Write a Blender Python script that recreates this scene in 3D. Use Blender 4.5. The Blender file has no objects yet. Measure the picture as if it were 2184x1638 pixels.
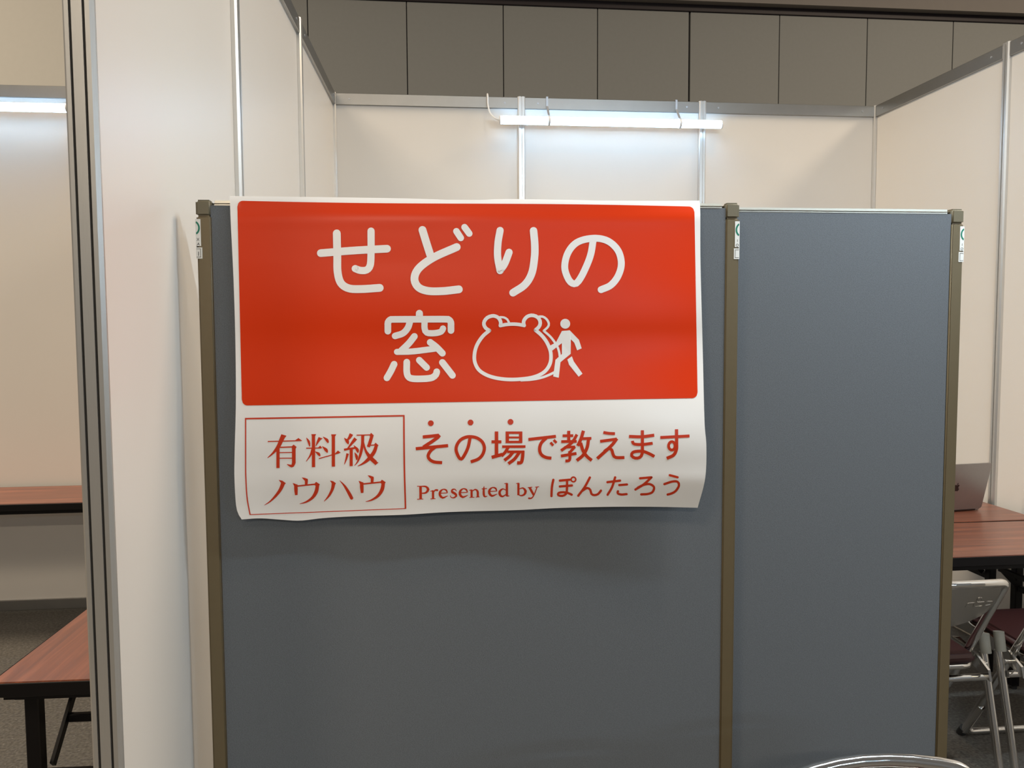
import bpy, bmesh, math
from mathutils import Vector, Matrix

scene = bpy.context.scene
C = scene.collection

# ------------------------------------------------------------------ camera
FPX = 1706.14
CAM = Vector((0.4921, -4.3446, 1.4529))
YAW, PIT, ROL = 0.1027, -0.0653, -0.0055
fwd = Vector((math.sin(YAW) * math.cos(PIT), math.cos(YAW) * math.cos(PIT), math.sin(PIT)))
r0 = Vector((math.cos(YAW), -math.sin(YAW), 0))
u0 = r0.cross(fwd)
rgt = r0 * math.cos(ROL) + u0 * math.sin(ROL)
upv = -r0 * math.sin(ROL) + u0 * math.cos(ROL)
cd = bpy.data.cameras.new('camera')
cam = bpy.data.objects.new('camera', cd)
C.objects.link(cam)
cd.sensor_width = 36
cd.lens = FPX * 36 / 2184
cd.clip_start = 0.02
m = Matrix((rgt, upv, -fwd)).transposed().to_4x4()
m.translation = CAM
cam.matrix_world = m
scene.camera = cam

# ------------------------------------------------------------------ light of the hall
scene.view_settings.view_transform = 'Standard'
scene.view_settings.look = 'None'
scene.view_settings.exposure = 0.0
scene.view_settings.gamma = 1.0
scene.view_settings.use_curve_mapping = False
w = bpy.data.worlds.new('hall_ambient')
scene.world = w
w.use_nodes = True
bg = w.node_tree.nodes['Background']
bg.inputs[0].default_value = (1.0, 0.93, 0.85, 1)
bg.inputs[1].default_value = 0.14


def hall_lamp(x, y, z, power, size):
    l = bpy.data.lights.new('hall_ceiling_lamp', 'AREA')
    l.shape = 'DISK'
    l.size = size
    l.energy = power
    l.color = (1.0, 0.83, 0.63)
    o = bpy.data.objects.new('hall_ceiling_lamp', l)
    o.location = (x, y, z)
    C.objects.link(o)


HALL = [(2.6, -4.1, 8.0, 110, 0.45), (-6.5, -1.4, 8.0, 1000, 3.0), (9.0, -2.2, 8.0, 980, 3.0), (1.0, -10.5, 8.0, 120, 2.0), (-4.0, -9.0, 8.0, 300, 2.0)]  # last entry is an extra lamp added to brighten the left booth's back wall
for a in HALL:
    hall_lamp(*a)


def area_strip(name, x, y, z, power, tilt, col=(0.62, 0.82, 1.0)):
    l = bpy.data.lights.new(name, 'AREA')
    l.shape = 'RECTANGLE'
    l.size = 1.2
    l.size_y = 0.05
    l.energy = power
    l.color = col
    o = bpy.data.objects.new(name, l)
    o.location = (x, y, z)
    o.rotation_euler = (math.radians(tilt), 0, 0)
    C.objects.link(o)


# tube lamps of the booths across the aisle and an added warm fill (behind the camera), and one tube on the booth's own front beam (above the frame)
area_strip('tube_lamp_across_aisle', 4.8, -7.4, 2.55, 40, 65)
area_strip('tube_lamp_across_aisle', 1.6, -8.2, 2.55, 20, 65)
area_strip('added_warm_fill', -0.2, -7.2, 3.0, 42, 70, (1.0, 0.86, 0.68))  # unseen warm fill added to brighten the poster more than the back wall
area_strip('tube_lamp_front_beam', 1.9, -3.10, 2.75, 36, 30, (0.74, 0.88, 1.0))


# ------------------------------------------------------------------ materials
def nodes_of(name):
    mt = bpy.data.materials.new(name)
    mt.use_nodes = True
    nt = mt.node_tree
    return mt, nt, nt.nodes['Principled BSDF']


def mat(name, col, rough=0.5, metal=0.0, noise=0.0, nscale=40, bump=0.0, bscale=200, spec=None, coat=0.0, stretch=None):
    mt, nt, b = nodes_of(name)
    b.inputs['Roughness'].default_value = rough
    b.inputs['Metallic'].default_value = metal
    if spec is not None:
        b.inputs['Specular IOR Level'].default_value = spec
    if coat:
        b.inputs['Coat Weight'].default_value = coat
        b.inputs['Coat Roughness'].default_value = 0.12
    tc = nt.nodes.new('ShaderNodeTexCoord')
    src = tc.outputs['Object']
    if stretch:
        mp = nt.nodes.new('ShaderNodeMapping')
        mp.inputs['Scale'].default_value = stretch
        nt.links.new(src, mp.inputs['Vector'])
        src = mp.outputs['Vector']
    n = nt.nodes.new('ShaderNodeTexNoise')
    n.inputs['Scale'].default_value = nscale
    n.inputs['Detail'].default_value = 4
    nt.links.new(src, n.inputs['Vector'])
    mx = nt.nodes.new('ShaderNodeMix')
    mx.data_type = 'RGBA'
    mx.inputs['A'].default_value = (*[c * (1 - noise) for c in col], 1)
    mx.inputs['B'].default_value = (*[min(1, c * (1 + noise)) for c in col], 1)
    nt.links.new(n.outputs['Fac'], mx.inputs['Factor'])
    nt.links.new(mx.outputs['Result'], b.inputs['Base Color'])
    if bump:
        n2 = nt.nodes.new('ShaderNodeTexNoise')
        n2.inputs['Scale'].default_value = bscale
        n2.inputs['Detail'].default_value = 3
        nt.links.new(src, n2.inputs['Vector'])
        bp = nt.nodes.new('ShaderNodeBump')
        bp.inputs['Strength'].default_value = bump
        bp.inputs['Distance'].default_value = 0.002
        nt.links.new(n2.outputs['Fac'], bp.inputs['Height'])
        nt.links.new(bp.outputs['Normal'], b.inputs['Normal'])
    return mt


def wood_mat(name):
    """rosewood-look laminate with long streaks along local X"""
    mt, nt, b = nodes_of(name)
    tc = nt.nodes.new('ShaderNodeTexCoord')
    mp = nt.nodes.new('ShaderNodeMapping')
    mp.inputs['Scale'].default_value = (0.9, 16, 4)
    nt.links.new(tc.outputs['Object'], mp.inputs['Vector'])
    n = nt.nodes.new('ShaderNodeTexNoise')
    n.inputs['Scale'].default_value = 2.2
    n.inputs['Detail'].default_value = 7
    n.inputs['Roughness'].default_value = 0.62
    n.inputs['Distortion'].default_value = 0.5
    nt.links.new(mp.outputs['Vector'], n.inputs['Vector'])
    cr = nt.nodes.new('ShaderNodeValToRGB')
    e = cr.color_ramp.elements
    e[0].position = 0.30
    e[0].color = (0.115, 0.042, 0.028, 1)
    e[1].position = 0.72
    e[1].color = (0.33, 0.115, 0.06, 1)
    k = e.new(0.52)
    k.color = (0.20, 0.065, 0.035, 1)
    nt.links.new(n.outputs['Fac'], cr.inputs['Fac'])
    nt.links.new(cr.outputs['Color'], b.inputs['Base Color'])
    b.inputs['Roughness'].default_value = 0.30
    b.inputs['Specular IOR Level'].default_value = 0.6
    return mt


def floor_mat():
    mt, nt, b = nodes_of('carpet_tile_floor')
    tc = nt.nodes.new('ShaderNodeTexCoord')
    n = nt.nodes.new('ShaderNodeTexNoise')
    n.inputs['Scale'].default_value = 90
    n.inputs['Detail'].default_value = 6
    nt.links.new(tc.outputs['Object'], n.inputs['Vector'])
    cr = nt.nodes.new('ShaderNodeValToRGB')
    e = cr.color_ramp.elements
    e[0].position = 0.35
    e[0].color = (0.055, 0.05, 0.042, 1)
    e[1].position = 0.66
    e[1].color = (0.125, 0.115, 0.10, 1)
    nt.links.new(n.outputs['Fac'], cr.inputs['Fac'])
    v = nt.nodes.new('ShaderNodeTexVoronoi')
    v.inputs['Scale'].default_value = 38
    nt.links.new(tc.outputs['Object'], v.inputs['Vector'])
    lt = nt.nodes.new('ShaderNodeMath')
    lt.operation = 'LESS_THAN'
    lt.inputs[1].default_value = 0.10
    nt.links.new(v.outputs['Distance'], lt.inputs[0])
    mx = nt.nodes.new('ShaderNodeMix')
    mx.data_type = 'RGBA'
    mx.inputs['B'].default_value = (0.19, 0.18, 0.16, 1)
    nt.links.new(lt.outputs[0], mx.inputs['Factor'])
    nt.links.new(cr.outputs['Color'], mx.inputs['A'])
    nt.links.new(mx.outputs['Result'], b.inputs['Base Color'])
    b.inputs['Roughness'].default_value = 0.62
    bp = nt.nodes.new('ShaderNodeBump')
    bp.inputs['Strength'].default_value = 0.35
    bp.inputs['Distance'].default_value = 0.003
    nt.links.new(n.outputs['Fac'], bp.inputs['Height'])
    nt.links.new(bp.outputs['Normal'], b.inputs['Normal'])
    return mt


def fabric_mat():
    mt, nt, b = nodes_of('blue_grey_fabric')
    tc = nt.nodes.new('ShaderNodeTexCoord')
    mp = nt.nodes.new('ShaderNodeMapping')
    mp.inputs['Scale'].default_value = (1, 1, 1.7)
    nt.links.new(tc.outputs['Object'], mp.inputs['Vector'])
    n = nt.nodes.new('ShaderNodeTexNoise')
    n.inputs['Scale'].default_value = 420
    n.inputs['Detail'].default_value = 2
    nt.links.new(mp.outputs['Vector'], n.inputs['Vector'])
    cr = nt.nodes.new('ShaderNodeValToRGB')
    e = cr.color_ramp.elements
    e[0].position = 0.3
    e[0].color = (0.101, 0.111, 0.121, 1)
    e[1].position = 0.7
    e[1].color = (0.140, 0.154, 0.169, 1)
    nt.links.new(n.outputs['Fac'], cr.inputs['Fac'])
    nt.links.new(cr.outputs['Color'], b.inputs['Base Color'])
    b.inputs['Roughness'].default_value = 0.85
    b.inputs['Specular IOR Level'].default_value = 0.2
    b.inputs['Sheen Weight'].default_value = 0.15
    bp = nt.nodes.new('ShaderNodeBump')
    bp.inputs['Strength'].default_value = 0.3
    bp.inputs['Distance'].default_value = 0.001
    nt.links.new(n.outputs['Fac'], bp.inputs['Height'])
    nt.links.new(bp.outputs['Normal'], b.inputs['Normal'])
    return mt


def emit(name, col, s):
    mt, nt, b = nodes_of(name)
    b.inputs['Base Color'].default_value = (0.9, 0.9, 0.9, 1)
    b.inputs['Emission Color'].default_value = (*col, 1)
    b.inputs['Emission Strength'].default_value = s
    return mt


M = dict(
    laminate=mat('white_laminate_panel', (0.69, 0.655, 0.605), 0.38, noise=0.015, nscale=3, bump=0.03, bscale=60),
    alu=mat('brushed_aluminium', (0.62, 0.61, 0.585), 0.34, 0.8, noise=0.06, nscale=30, bump=0.04, bscale=60, stretch=(30, 30, 1)),
    groove=mat('dark_groove', (0.02, 0.016, 0.012), 0.7),
    rail=mat('aluminium_rail', (0.40, 0.395, 0.38), 0.36, 1.0, noise=0.07, nscale=14),
    hall=mat('grey_hall_panel', (0.215, 0.218, 0.208), 0.75, noise=0.04, nscale=25, bump=0.1, bscale=150),
    hall_up=mat('brown_grey_bulkhead', (0.18, 0.162, 0.147), 0.8, noise=0.04, nscale=10),
    track=mat('black_track', (0.012, 0.006, 0.008), 0.6),
    beige=mat('beige_hall_wall', (0.44, 0.425, 0.385), 0.8, noise=0.03, nscale=20, bump=0.05, bscale=150),
    fabric=fabric_mat(),
    frame=mat('olive_bronze_frame', (0.150, 0.115, 0.062), 0.42, 0.3, noise=0.05, nscale=50),
    toprail=mat('bronze_top_rail', (0.74, 0.69, 0.58), 0.40, 0.9, noise=0.05, nscale=50),
    cap=mat('olive_plastic_cap', (0.135, 0.115, 0.070), 0.55, noise=0.05, nscale=60, bump=0.1, bscale=300),
    paper=mat('glossy_white_paper', (0.80, 0.785, 0.76), 0.30, noise=0.01, nscale=6, spec=0.5),
    red=mat('glossy_red_print', (0.62, 0.033, 0.001), 0.30, noise=0.02, nscale=8, spec=0.18),
    ink_white=mat('white_print', (0.77, 0.755, 0.735), 0.30, spec=0.5),
    ink_red=mat('red_lettering_print', (0.55, 0.035, 0.006), 0.30, spec=0.5),
    wood=wood_mat('rosewood_laminate'),
    black=mat('black_enamel', (0.005, 0.004, 0.004), 0.5, noise=0.1, nscale=30, spec=0.2),
    floor=floor_mat(),
    chrome=mat('chrome_tube', (0.72, 0.71, 0.69), 0.14, 1.0, noise=0.03, nscale=20),
    plate=mat('stamped_steel_plate', (0.60, 0.585, 0.56), 0.24, 1.0, noise=0.04, nscale=20),
    vinyl=mat('maroon_vinyl', (0.036, 0.011, 0.011), 0.42, noise=0.1, nscale=90, bump=0.15, bscale=400),
    capgrey=mat('grey_plastic_tip', (0.16, 0.155, 0.13), 0.5, noise=0.05, nscale=60),
    rubber=mat('black_rubber', (0.012, 0.012, 0.012), 0.7),
    lidmetal=mat('space_grey_aluminium', (0.36, 0.345, 0.34), 0.35, 0.85, noise=0.03, nscale=80),
    logo=mat('dark_mirror_logo', (0.02, 0.012, 0.012), 0.2),
    screen=mat('dark_screen', (0.01, 0.01, 0.012), 0.15),
    tube=emit('cool_white_led_tube', (0.40, 0.68, 1.0), 27.0),
    white_plastic=mat('white_plastic', (0.72, 0.72, 0.72), 0.4, noise=0.02, nscale=40),
    strap=mat('grey_hanger_strap', (0.42, 0.43, 0.45), 0.4, 0.5),
    sticker=mat('white_sticker', (0.72, 0.72, 0.68), 0.45),
    green=mat('green_sticker_ink', (0.0, 0.17, 0.10), 0.45),
    dark_ink=mat('dark_sticker_ink', (0.02, 0.02, 0.02), 0.5),
)


# ------------------------------------------------------------------ mesh helpers
def obj(name, bm, material, parent=None, smooth=False, loc=None, recalc=True):
    me = bpy.data.meshes.new(name)
    if recalc:
        bmesh.ops.recalc_face_normals(bm, faces=bm.faces)
    bm.to_mesh(me)
    bm.free()
    if material:
        me.materials.append(M[material])
    if smooth:
        for p in me.polygons:
            p.use_smooth = True
        me.set_sharp_from_angle(angle=math.radians(40))
    o = bpy.data.objects.new(name, me)
    C.objects.link(o)
    if parent:
        o.parent = parent
    if loc:
        o.location = loc
    return o


def thing(name, label, cat, loc=(0, 0, 0), rz=0.0, group=None):
    o = bpy.data.objects.new(name, None)
    o.empty_display_size = 0.1
    C.objects.link(o)
    o.location = loc
    o.rotation_euler = (0, 0, rz)
    if label:
        o['label'] = label
        o['category'] = cat
    if group:
        o['group'] = group
    return o


def struct(name, loc=(0, 0, 0), rz=0.0, label=None):
    o = thing(name, None, None, loc, rz)
    o['kind'] = 'structure'
    if label:
        o['label'] = label
    return o


def box(x0, x1, y0, y1, z0, z1, bevel=0.0, seg=2, bm=None):
    b = bmesh.new()
    bmesh.ops.create_cube(b, size=1)
    for v in b.verts:
        v.co = Vector(((x0 + x1) / 2 + v.co.x * (x1 - x0), (y0 + y1) / 2 + v.co.y * (y1 - y0), (z0 + z1) / 2 + v.co.z * (z1 - z0)))
    if bevel:
        bmesh.ops.bevel(b, geom=b.edges[:], offset=bevel, segments=seg, affect='EDGES', clamp_overlap=True)
    if bm is None:
        return b
    tmp = bpy.data.meshes.new('t')
    b.to_mesh(tmp)
    b.free()
    bm.from_mesh(tmp)
    bpy.data.meshes.remove(tmp)
    return bm


def prism(profile, z0, z1, bm=None):
    bm = bm or bmesh.new()
    lo = [bm.verts.new((x, y, z0)) for x, y in profile]
    hi = [bm.verts.new((x, y, z1)) for x, y in profile]
    n = len(profile)
    for i in range(n):
        bm.faces.new((lo[i], lo[(i + 1) % n], hi[(i + 1) % n], hi[i]))
    bm.faces.new(lo[::-1])
    bm.faces.new(hi)
    return bm


def catmull(pts, step, closed=False):
    """resample control points (tuples of any length) with a centripetal-like Catmull-Rom"""
    P = [tuple(p) for p in pts]
    if len(P) == 2:
        n = max(1, int(math.dist(P[0][:2], P[1][:2]) / step))
        return [tuple(a + (b - a) * i / n for a, b in zip(P[0], P[1])) for i in range(n + 1)]
    Q = ([P[-1]] + P + P[:2]) if closed else ([tuple(2 * a - b for a, b in zip(P[0], P[1]))] + P + [tuple(2 * a - b for a, b in zip(P[-1], P[-2]))])
    out = []
    for i in range(1, len(Q) - 2):
        p0, p1, p2, p3 = Q[i - 1:i + 3]
        n = max(2, int(math.dist(p1, p2) / step))
        for k in range(n):
            t = k / n
            out.append(tuple(0.5 * (2 * b + (c - a) * t + (2 * a - 5 * b + 4 * c - d) * t * t + (3 * b - a - 3 * c + d) * t ** 3)
                             for a, b, c, d in zip(p0, p1, p2, p3)))
    if not closed:
        out.append(P[-1])
    return out


def tube(pts, r, seg=12, bm=None, cap=True):
    bm = bm or bmesh.new()
    P = [Vector(p) for p in pts]
    n = len(P)
    T = []
    for i in range(n):
        a = P[max(0, i - 1)]
        b = P[min(n - 1, i + 1)]
        T.append((b - a).normalized())
    ref = Vector((0, 0, 1)) if abs(T[0].z) < 0.9 else Vector((1, 0, 0))
    u = T[0].cross(ref).normalized()
    rings = []
    for i in range(n):
        u = (u - T[i] * u.dot(T[i])).normalized()
        v = T[i].cross(u)
        rings.append([bm.verts.new(P[i] + (u * math.cos(2 * math.pi * k / seg) + v * math.sin(2 * math.pi * k / seg)) * r) for k in range(seg)])
    for i in range(n - 1):
        for k in range(seg):
            bm.faces.new((rings[i][k], rings[i][(k + 1) % seg], rings[i + 1][(k + 1) % seg], rings[i + 1][k]))
    if cap:
        bm.faces.new(rings[0][::-1])
        bm.faces.new(rings[-1])
    return bm


def fillet(pts, rad, n=7):
    """polyline with rounded corners"""
    P = [Vector(p) for p in pts]
    out = [P[0]]
    for i in range(1, len(P) - 1):
        a, b, c = P[i - 1], P[i], P[i + 1]
        r = rad[i - 1] if isinstance(rad, (list, tuple)) else rad
        d1 = (a - b).normalized()
        d2 = (c - b).normalized()
        ang = d1.angle(d2)
        d = min(r / math.tan(ang / 2), (a - b).length * 0.49, (c - b).length * 0.49)
        s, e = b + d1 * d, b + d2 * d
        for k in range(n + 1):
            t = k / n
            out.append(s * (1 - t) ** 2 + b * 2 * t * (1 - t) + e * t * t)
    out.append(P[-1])
    return out


def bar(p0, p1, wx, wy, bm=None):
    """square bar between two points"""
    bm = bm or bmesh.new()
    p0, p1 = Vector(p0), Vector(p1)
    d = (p1 - p0).normalized()
    ref = Vector((0, 0, 1)) if abs(d.z) < 0.9 else Vector((0, 1, 0))
    u = d.cross(ref).normalized()
    v = d.cross(u)
    q = []
    for p in (p0, p1):
        q.append([bm.verts.new(p + u * sx * wx / 2 + v * sy * wy / 2) for sx, sy in ((-1, -1), (1, -1), (1, 1), (-1, 1))])
    for k in range(4):
        bm.faces.new((q[0][k], q[0][(k + 1) % 4], q[1][(k + 1) % 4], q[1][k]))
    bm.faces.new(q[0][::-1])
    bm.faces.new(q[1])
    return bm


def cyl(cx, cy, cz, r, h, axis='z', seg=12, bm=None):
    d = {'x': Vector((h / 2, 0, 0)), 'y': Vector((0, h / 2, 0)), 'z': Vector((0, 0, h / 2))}[axis]
    c = Vector((cx, cy, cz))
    return tube([c - d, c + d], r, seg, bm)


# ------------------------------------------------------------------ setting: floor and hall
fl = obj('floor', box(-12, 14, -12, 9, -0.1, 0), 'floor')
fl['kind'] = 'structure'

HY = 5.0
wf = struct('wall_far', (0, HY, 0), label='grey hall wall of tall movable panels behind the booths')
for k in range(-3, 10):
    x = 0.283 + 1.095 * (k - 1)
    g = 0.011 if k == 4 else 0.005
    obj('panel', box(x + g, x + 1.095 - (0.011 if k == 3 else 0.005), 0, 0.08, 0, 5.17, 0.003, 1), 'hall', wf)
obj('backing', box(-5, 12, 0.05, 0.12, 0, 5.3), 'track', wf)
t1 = obj('trim_1', box(-5, 12, HY - 0.02, HY + 0.1, 5.17, 5.25, 0.005, 1), 'track')
t1['kind'] = 'structure'
wu = obj('wall_upper', box(-5, 12, HY - 0.12, HY + 0.1, 5.25, 8.6), 'hall_up')
wu['kind'] = 'structure'
wl = obj('wall_side', box(-9.5, -2.2, 4.3, 4.6, 0, 8.6), 'beige')
wl['kind'] = 'structure'


# ------------------------------------------------------------------ setting: booth system walls
WALL_H = 2.70


def groove_profile(h=0.02, g=0.0035, d=0.006, c=0.006):
    """square extrusion with one groove in every face and cut corners"""
    q = []
    for k in range(4):
        a = k * math.pi / 2
        ca, sa = math.cos(a), math.sin(a)
        for x, y in ((-h + c, -h), (-g, -h), (-g, -h + d), (g, -h + d), (g, -h), (h - c, -h)):
            q.append((x * ca - y * sa, x * sa + y * ca))
    return q


POST_ME = None


def wall_post(parent, s):
    global POST_ME
    if POST_ME is None:
        o = obj('post', prism(groove_profile(), 0.0, WALL_H + 0.004), 'alu', parent)
        POST_ME = o.data
    else:
        o = bpy.data.objects.new('post', POST_ME)
        C.objects.link(o)
        o.parent = parent
    o.location = (s, 0, 0)
    return o


def booth_wall(parent, stops):
    for a, b in zip(stops[:-1], stops[1:]):
        x0, x1 = a + 0.019, b - 0.019
        obj('panel', box(x0, x1, -0.003, 0.003, 0.05, WALL_H - 0.03), 'laminate', parent)
        rt = obj('top_rail', box(x0, x1, -0.016, 0.016, WALL_H - 0.060, WALL_H, 0.002, 1), 'rail', parent)
        for s in (x0 + 0.07, x1 - 0.07):
            for sd in (-1, 1):
                obj('bolt', cyl(s, sd * 0.0165, WALL_H - 0.030, 0.005, 0.004, 'y', 10), 'strap', rt)
        obj('base_rail', box(x0, x1, -0.016, 0.016, 0.016, 0.070, 0.002, 1), 'rail', parent)


wb = struct('wall_back', (0, 0, 0), label='white system panel wall along the back of the booths')
bs = [-2.991, -1.994, -0.997, 0.003, 0.997, 1.994, 3.002]
booth_wall(wb, bs)
for s in bs:
    wall_post(wb, s)

wlf = struct('wall_left', (0.005, 0, 0), math.atan2(-1, -0.0246), 'white system panel wall between the two booths')
ls = [0.0, 0.997, 1.994, 2.978]
booth_wall(wlf, ls)
for s in ls[1:3]:
    wall_post(wlf, s)
# end post with two slots in its broad face
hw = 0.0245
EPD = 0.017
prof = [(-EPD, -hw + 0.003), (-0.004, -hw), (0.0, -hw + 0.004),
        (0.0, -0.0140), (-0.008, -0.0140), (-0.008, -0.0098), (0.0, -0.0098),
        (0.0, 0.0070), (-0.008, 0.0070), (-0.008, 0.0112), (0.0, 0.0112),
        (0.0, hw - 0.006), (-0.005, hw), (-EPD, hw - 0.003)]
ep = obj('end_post', prism(prof, 0.0, WALL_H + 0.004), 'alu', wlf, loc=(2.975, 0.0105, 0))
for gy in (-0.0119, 0.0091):
    obj('slot', box(-0.0079, -0.0040, gy - 0.0020, gy + 0.0020, 0.001, WALL_H), 'groove', ep)
for z in (0.60, 0.42, 0.32):
    obj('rivet', cyl(0.0, -hw + 0.006, z, 0.003, 0.003, 'x', 8), 'chrome', ep)

wr = struct('wall_right', (3.002, 0, 0), math.atan2(-1, 0.0343), 'white system panel wall on the right side of the booth')
rs = [0.0, 0.997, 1.994, 2.97]
booth_wall(wr, rs)
for s in rs[1:]:
    wall_post(wr, s)


# ------------------------------------------------------------------ booth tube lamps
def tube_lamp(label, x0, x1, z, straps, cord):
    t = thing('tube_lamp', label, 'lamp', (0, 0, 0))
    y = -0.085
    # lit lens over the room-side part of the tube, closed housing on the wall side
    def arc(a0, a1, r, n=14):
        bm = bmesh.new()
        rings = []
        for xx in (x0 + 0.006, x1 - 0.006):
            rings.append([bm.verts.new((xx, y - r * math.cos(a), z + r * math.sin(a))) for a in [math.radians(a0 + (a1 - a0) * k / n) for k in range(n + 1)]])
        for k in range(n):
            bm.faces.new((rings[0][k], rings[0][k + 1], rings[1][k + 1], rings[1][k]))
        return bm
    obj('diffuser_tube', arc(-104, 118, 0.021), 'tube', t, True)
    obj('housing', arc(118, 256, 0.0208), 'white_plastic', t, True)
    for a, b in ((x0, x0 + 0.006), (x1 - 0.006, x1)):
        obj('end_cap', tube([(a, y, z), (b, y, z)], 0.0215, 16), 'white_plastic', t, True)
    for s in straps:
        bm = bmesh.new()
        path = [(s, 0.020, WALL_H - 0.06), (s, 0.020, WALL_H + 0.0055), (s, -0.020, WALL_H + 0.0055), (s, -0.021, WALL_H - 0.045), (s, y + 0.004, z + 0.030), (s, y, z + 0.024)]
        for p0, p1 in zip(path[:-1], path[1:]):
            if abs(p1[2] - p0[2]) > 1e-4:
                bar(p0, p1, 0.011, 0.0018, bm) if abs(p1[1] - p0[1]) > 0.012 else box(s - 0.0055, s + 0.0055, min(p0[1], p1[1]) - 0.0009, max(p0[1], p1[1]) + 0.0009, min(p0[2], p1[2]), max(p0[2], p1[2]), bm=bm)
            else:
                box(s - 0.0055, s + 0.0055, p1[1], p0[1], p0[2] - 0.0009, p0[2] + 0.0009, bm=bm)
        st = obj('hanger_strap', bm, 'strap', t)
        obj('clip', tube([(s - 0.006, y, z), (s + 0.006, y, z)], 0.0245, 16), 'white_plastic', st, True)
    if cord:
        pts = catmull([(x0 - 0.055, 0.03, WALL_H - 0.1), (x0 - 0.055, 0.02, WALL_H + 0.008), (x0 - 0.056, -0.024, WALL_H + 0.006), (x0 - 0.055, -0.036, WALL_H - 0.05),
                       (x0 - 0.045, -0.06, z + 0.04), (x0 - 0.02, y, z + 0.006), (x0 + 0.003, y, z)], 0.01)
        obj('power_cord', tube(pts, 0.004, 8), 'white_plastic', t, True)
    return t


tube_lamp('lit white tube lamp hung from the rail above the blue partitions', 0.872, 2.078, 2.562, (1.135, 1.845), True)
tube_lamp('lit white tube lamp cut off at the left edge, above the left booth table', -2.49, -1.279, 2.573, (-2.35, -1.96), False)


# ------------------------------------------------------------------ fabric partitions
def partition(label, loc, rz, width, sticker_sides, height=1.742):
    """local: x 0..width, front face at y=0 (towards camera), body behind it"""
    t = thing('partition_screen', label, 'partition', loc, rz, 'fabric partition screens')
    TH = 0.030
    SW = 0.033
    TR = 0.013
    obj('fabric_panel', box(SW - 0.002, width - SW + 0.002, 0.0045, TH - 0.0045, 0.10, height - TR + 0.001), 'fabric', t)
    for x0 in (0, width - SW):
        obj('side_stile', box(x0 + 0.001, x0 + SW, 0.0005, TH - 0.0005, 0.04, height - 0.034, 0.004, 3), 'frame', t, True)
        obj('corner_cap', box(x0, x0 + SW + 0.0005, 0, TH, height - 0.036, height, 0.005, 3), 'cap', t, True)
        obj('foot', box(x0 + 0.002, x0 + SW - 0.002, -0.02, TH + 0.02, 0.0, 0.05, 0.006, 2), 'frame', t, True)
    obj('top_rail', box(SW, width - SW, 0.0012, TH - 0.0012, height - TR - 0.001, height - 0.001, 0.0085, 4), 'toprail', t, True)
    obj('bottom_rail', box(SW, width - SW, 0.001, TH - 0.001, 0.07, 0.105, 0.003, 2), 'frame', t, True)
    # hall-equipment sticker folded round the outer edge: half on the front, half on the side
    for side in sticker_sides:
        xs = 0.0 if side == 'l' else width
        sg = 1 if side == 'l' else -1          # inward direction
        zt, zb = height - 0.042, height - 0.127
        fw = 0.0105
        bm = bmesh.new()
        xa, xb = xs + 0.0008 * sg, xs + fw * sg
        box(min(xa, xb), max(xa, xb), -0.0006, 0.0012, zb + 0.027, zt, bm=bm)
        box(min(xa, xb + 0.002 * sg), max(xa, xb + 0.002 * sg), -0.0006, 0.0012, zb, zb + 0.024, bm=bm)
        box(min(xs - 0.0004 * sg, xs + 0.001 * sg), max(xs - 0.0004 * sg, xs + 0.001 * sg), -0.0004, 0.0125, zb, zt, bm=bm)
        sk = obj('sticker', bm, 'sticker', t)
        # ring fragment on the front
        cx = xs - 0.005 * sg
        cz = zt - 0.019
        bm = bmesh.new()
        prev = None
        for k in range(33):
            a = -math.pi / 2 + math.pi * k / 32
            px0, px1 = cx + sg * 0.0105 * math.cos(a), cx + sg * 0.0142 * math.cos(a)
            if (px0 - xs) * sg < 0.0006:
                px0 = xs + 0.0006 * sg
            if (px1 - xs) * sg < 0.0007:
                continue
            cur = (bm.verts.new((px0, -0.0009, cz + 0.0125 * math.sin(a))), bm.verts.new((px1, -0.0009, cz + 0.0162 * math.sin(a))))
            if prev:
                bm.faces.new((prev[0], prev[1], cur[1], cur[0]))
            prev = cur
        obj('ring_mark', bm, 'green', sk)
        words = (('X', 'A', '1') if side == 'l' else ('I', 'O', ''))
        rest = (('INTE', 'OSAK') if side == 'l' else ('NTEX', 'SAKA'))
        for row, (ch, zz) in enumerate(zip(words, (zt - 0.0465, zt - 0.0565, zb + 0.006))):
            if not ch:
                continue
            xx = xs + (0.0015 if row != 1 else 0.0022) * 1 if side == 'l' else xs - 0.0085 + (0.003 if row == 0 else 0)
            text_mesh('letter', ch, 0.0085 if row < 2 else 0.013, 'dark_ink', sk, (xx, -0.0009, zz), (math.pi / 2, 0, 0))
        for row, ch in enumerate(rest):
            if side == 'l':
                text_mesh('letter', ch, 0.0045, 'dark_ink', sk, (xs - 0.0007, 0.0120, zt - 0.0455 - 0.010 * row), (math.pi / 2, 0, -math.pi / 2))
            else:
                text_mesh('letter', ch, 0.0045, 'dark_ink', sk, (xs + 0.0007, 0.0008, zt - 0.0455 - 0.010 * row), (math.pi / 2, 0, math.pi / 2))
        # frame line of the small number box
        bm = bmesh.new()
        q0, q1 = (xs + 0.0008 * sg, xs + 0.0098 * sg)
        for x0, x1, z0, z1 in ((q0, q1, zb + 0.0205, zb + 0.0213), (q0, q1, zb + 0.0028, zb + 0.0036), (q1 - 0.0008 * sg, q1, zb + 0.0028, zb + 0.0213)):
            box(min(x0, x1), max(x0, x1), -0.0009, -0.0003, z0, z1, bm=bm)
        obj('number_box', bm, 'dark_ink', sk)
    return t


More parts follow.
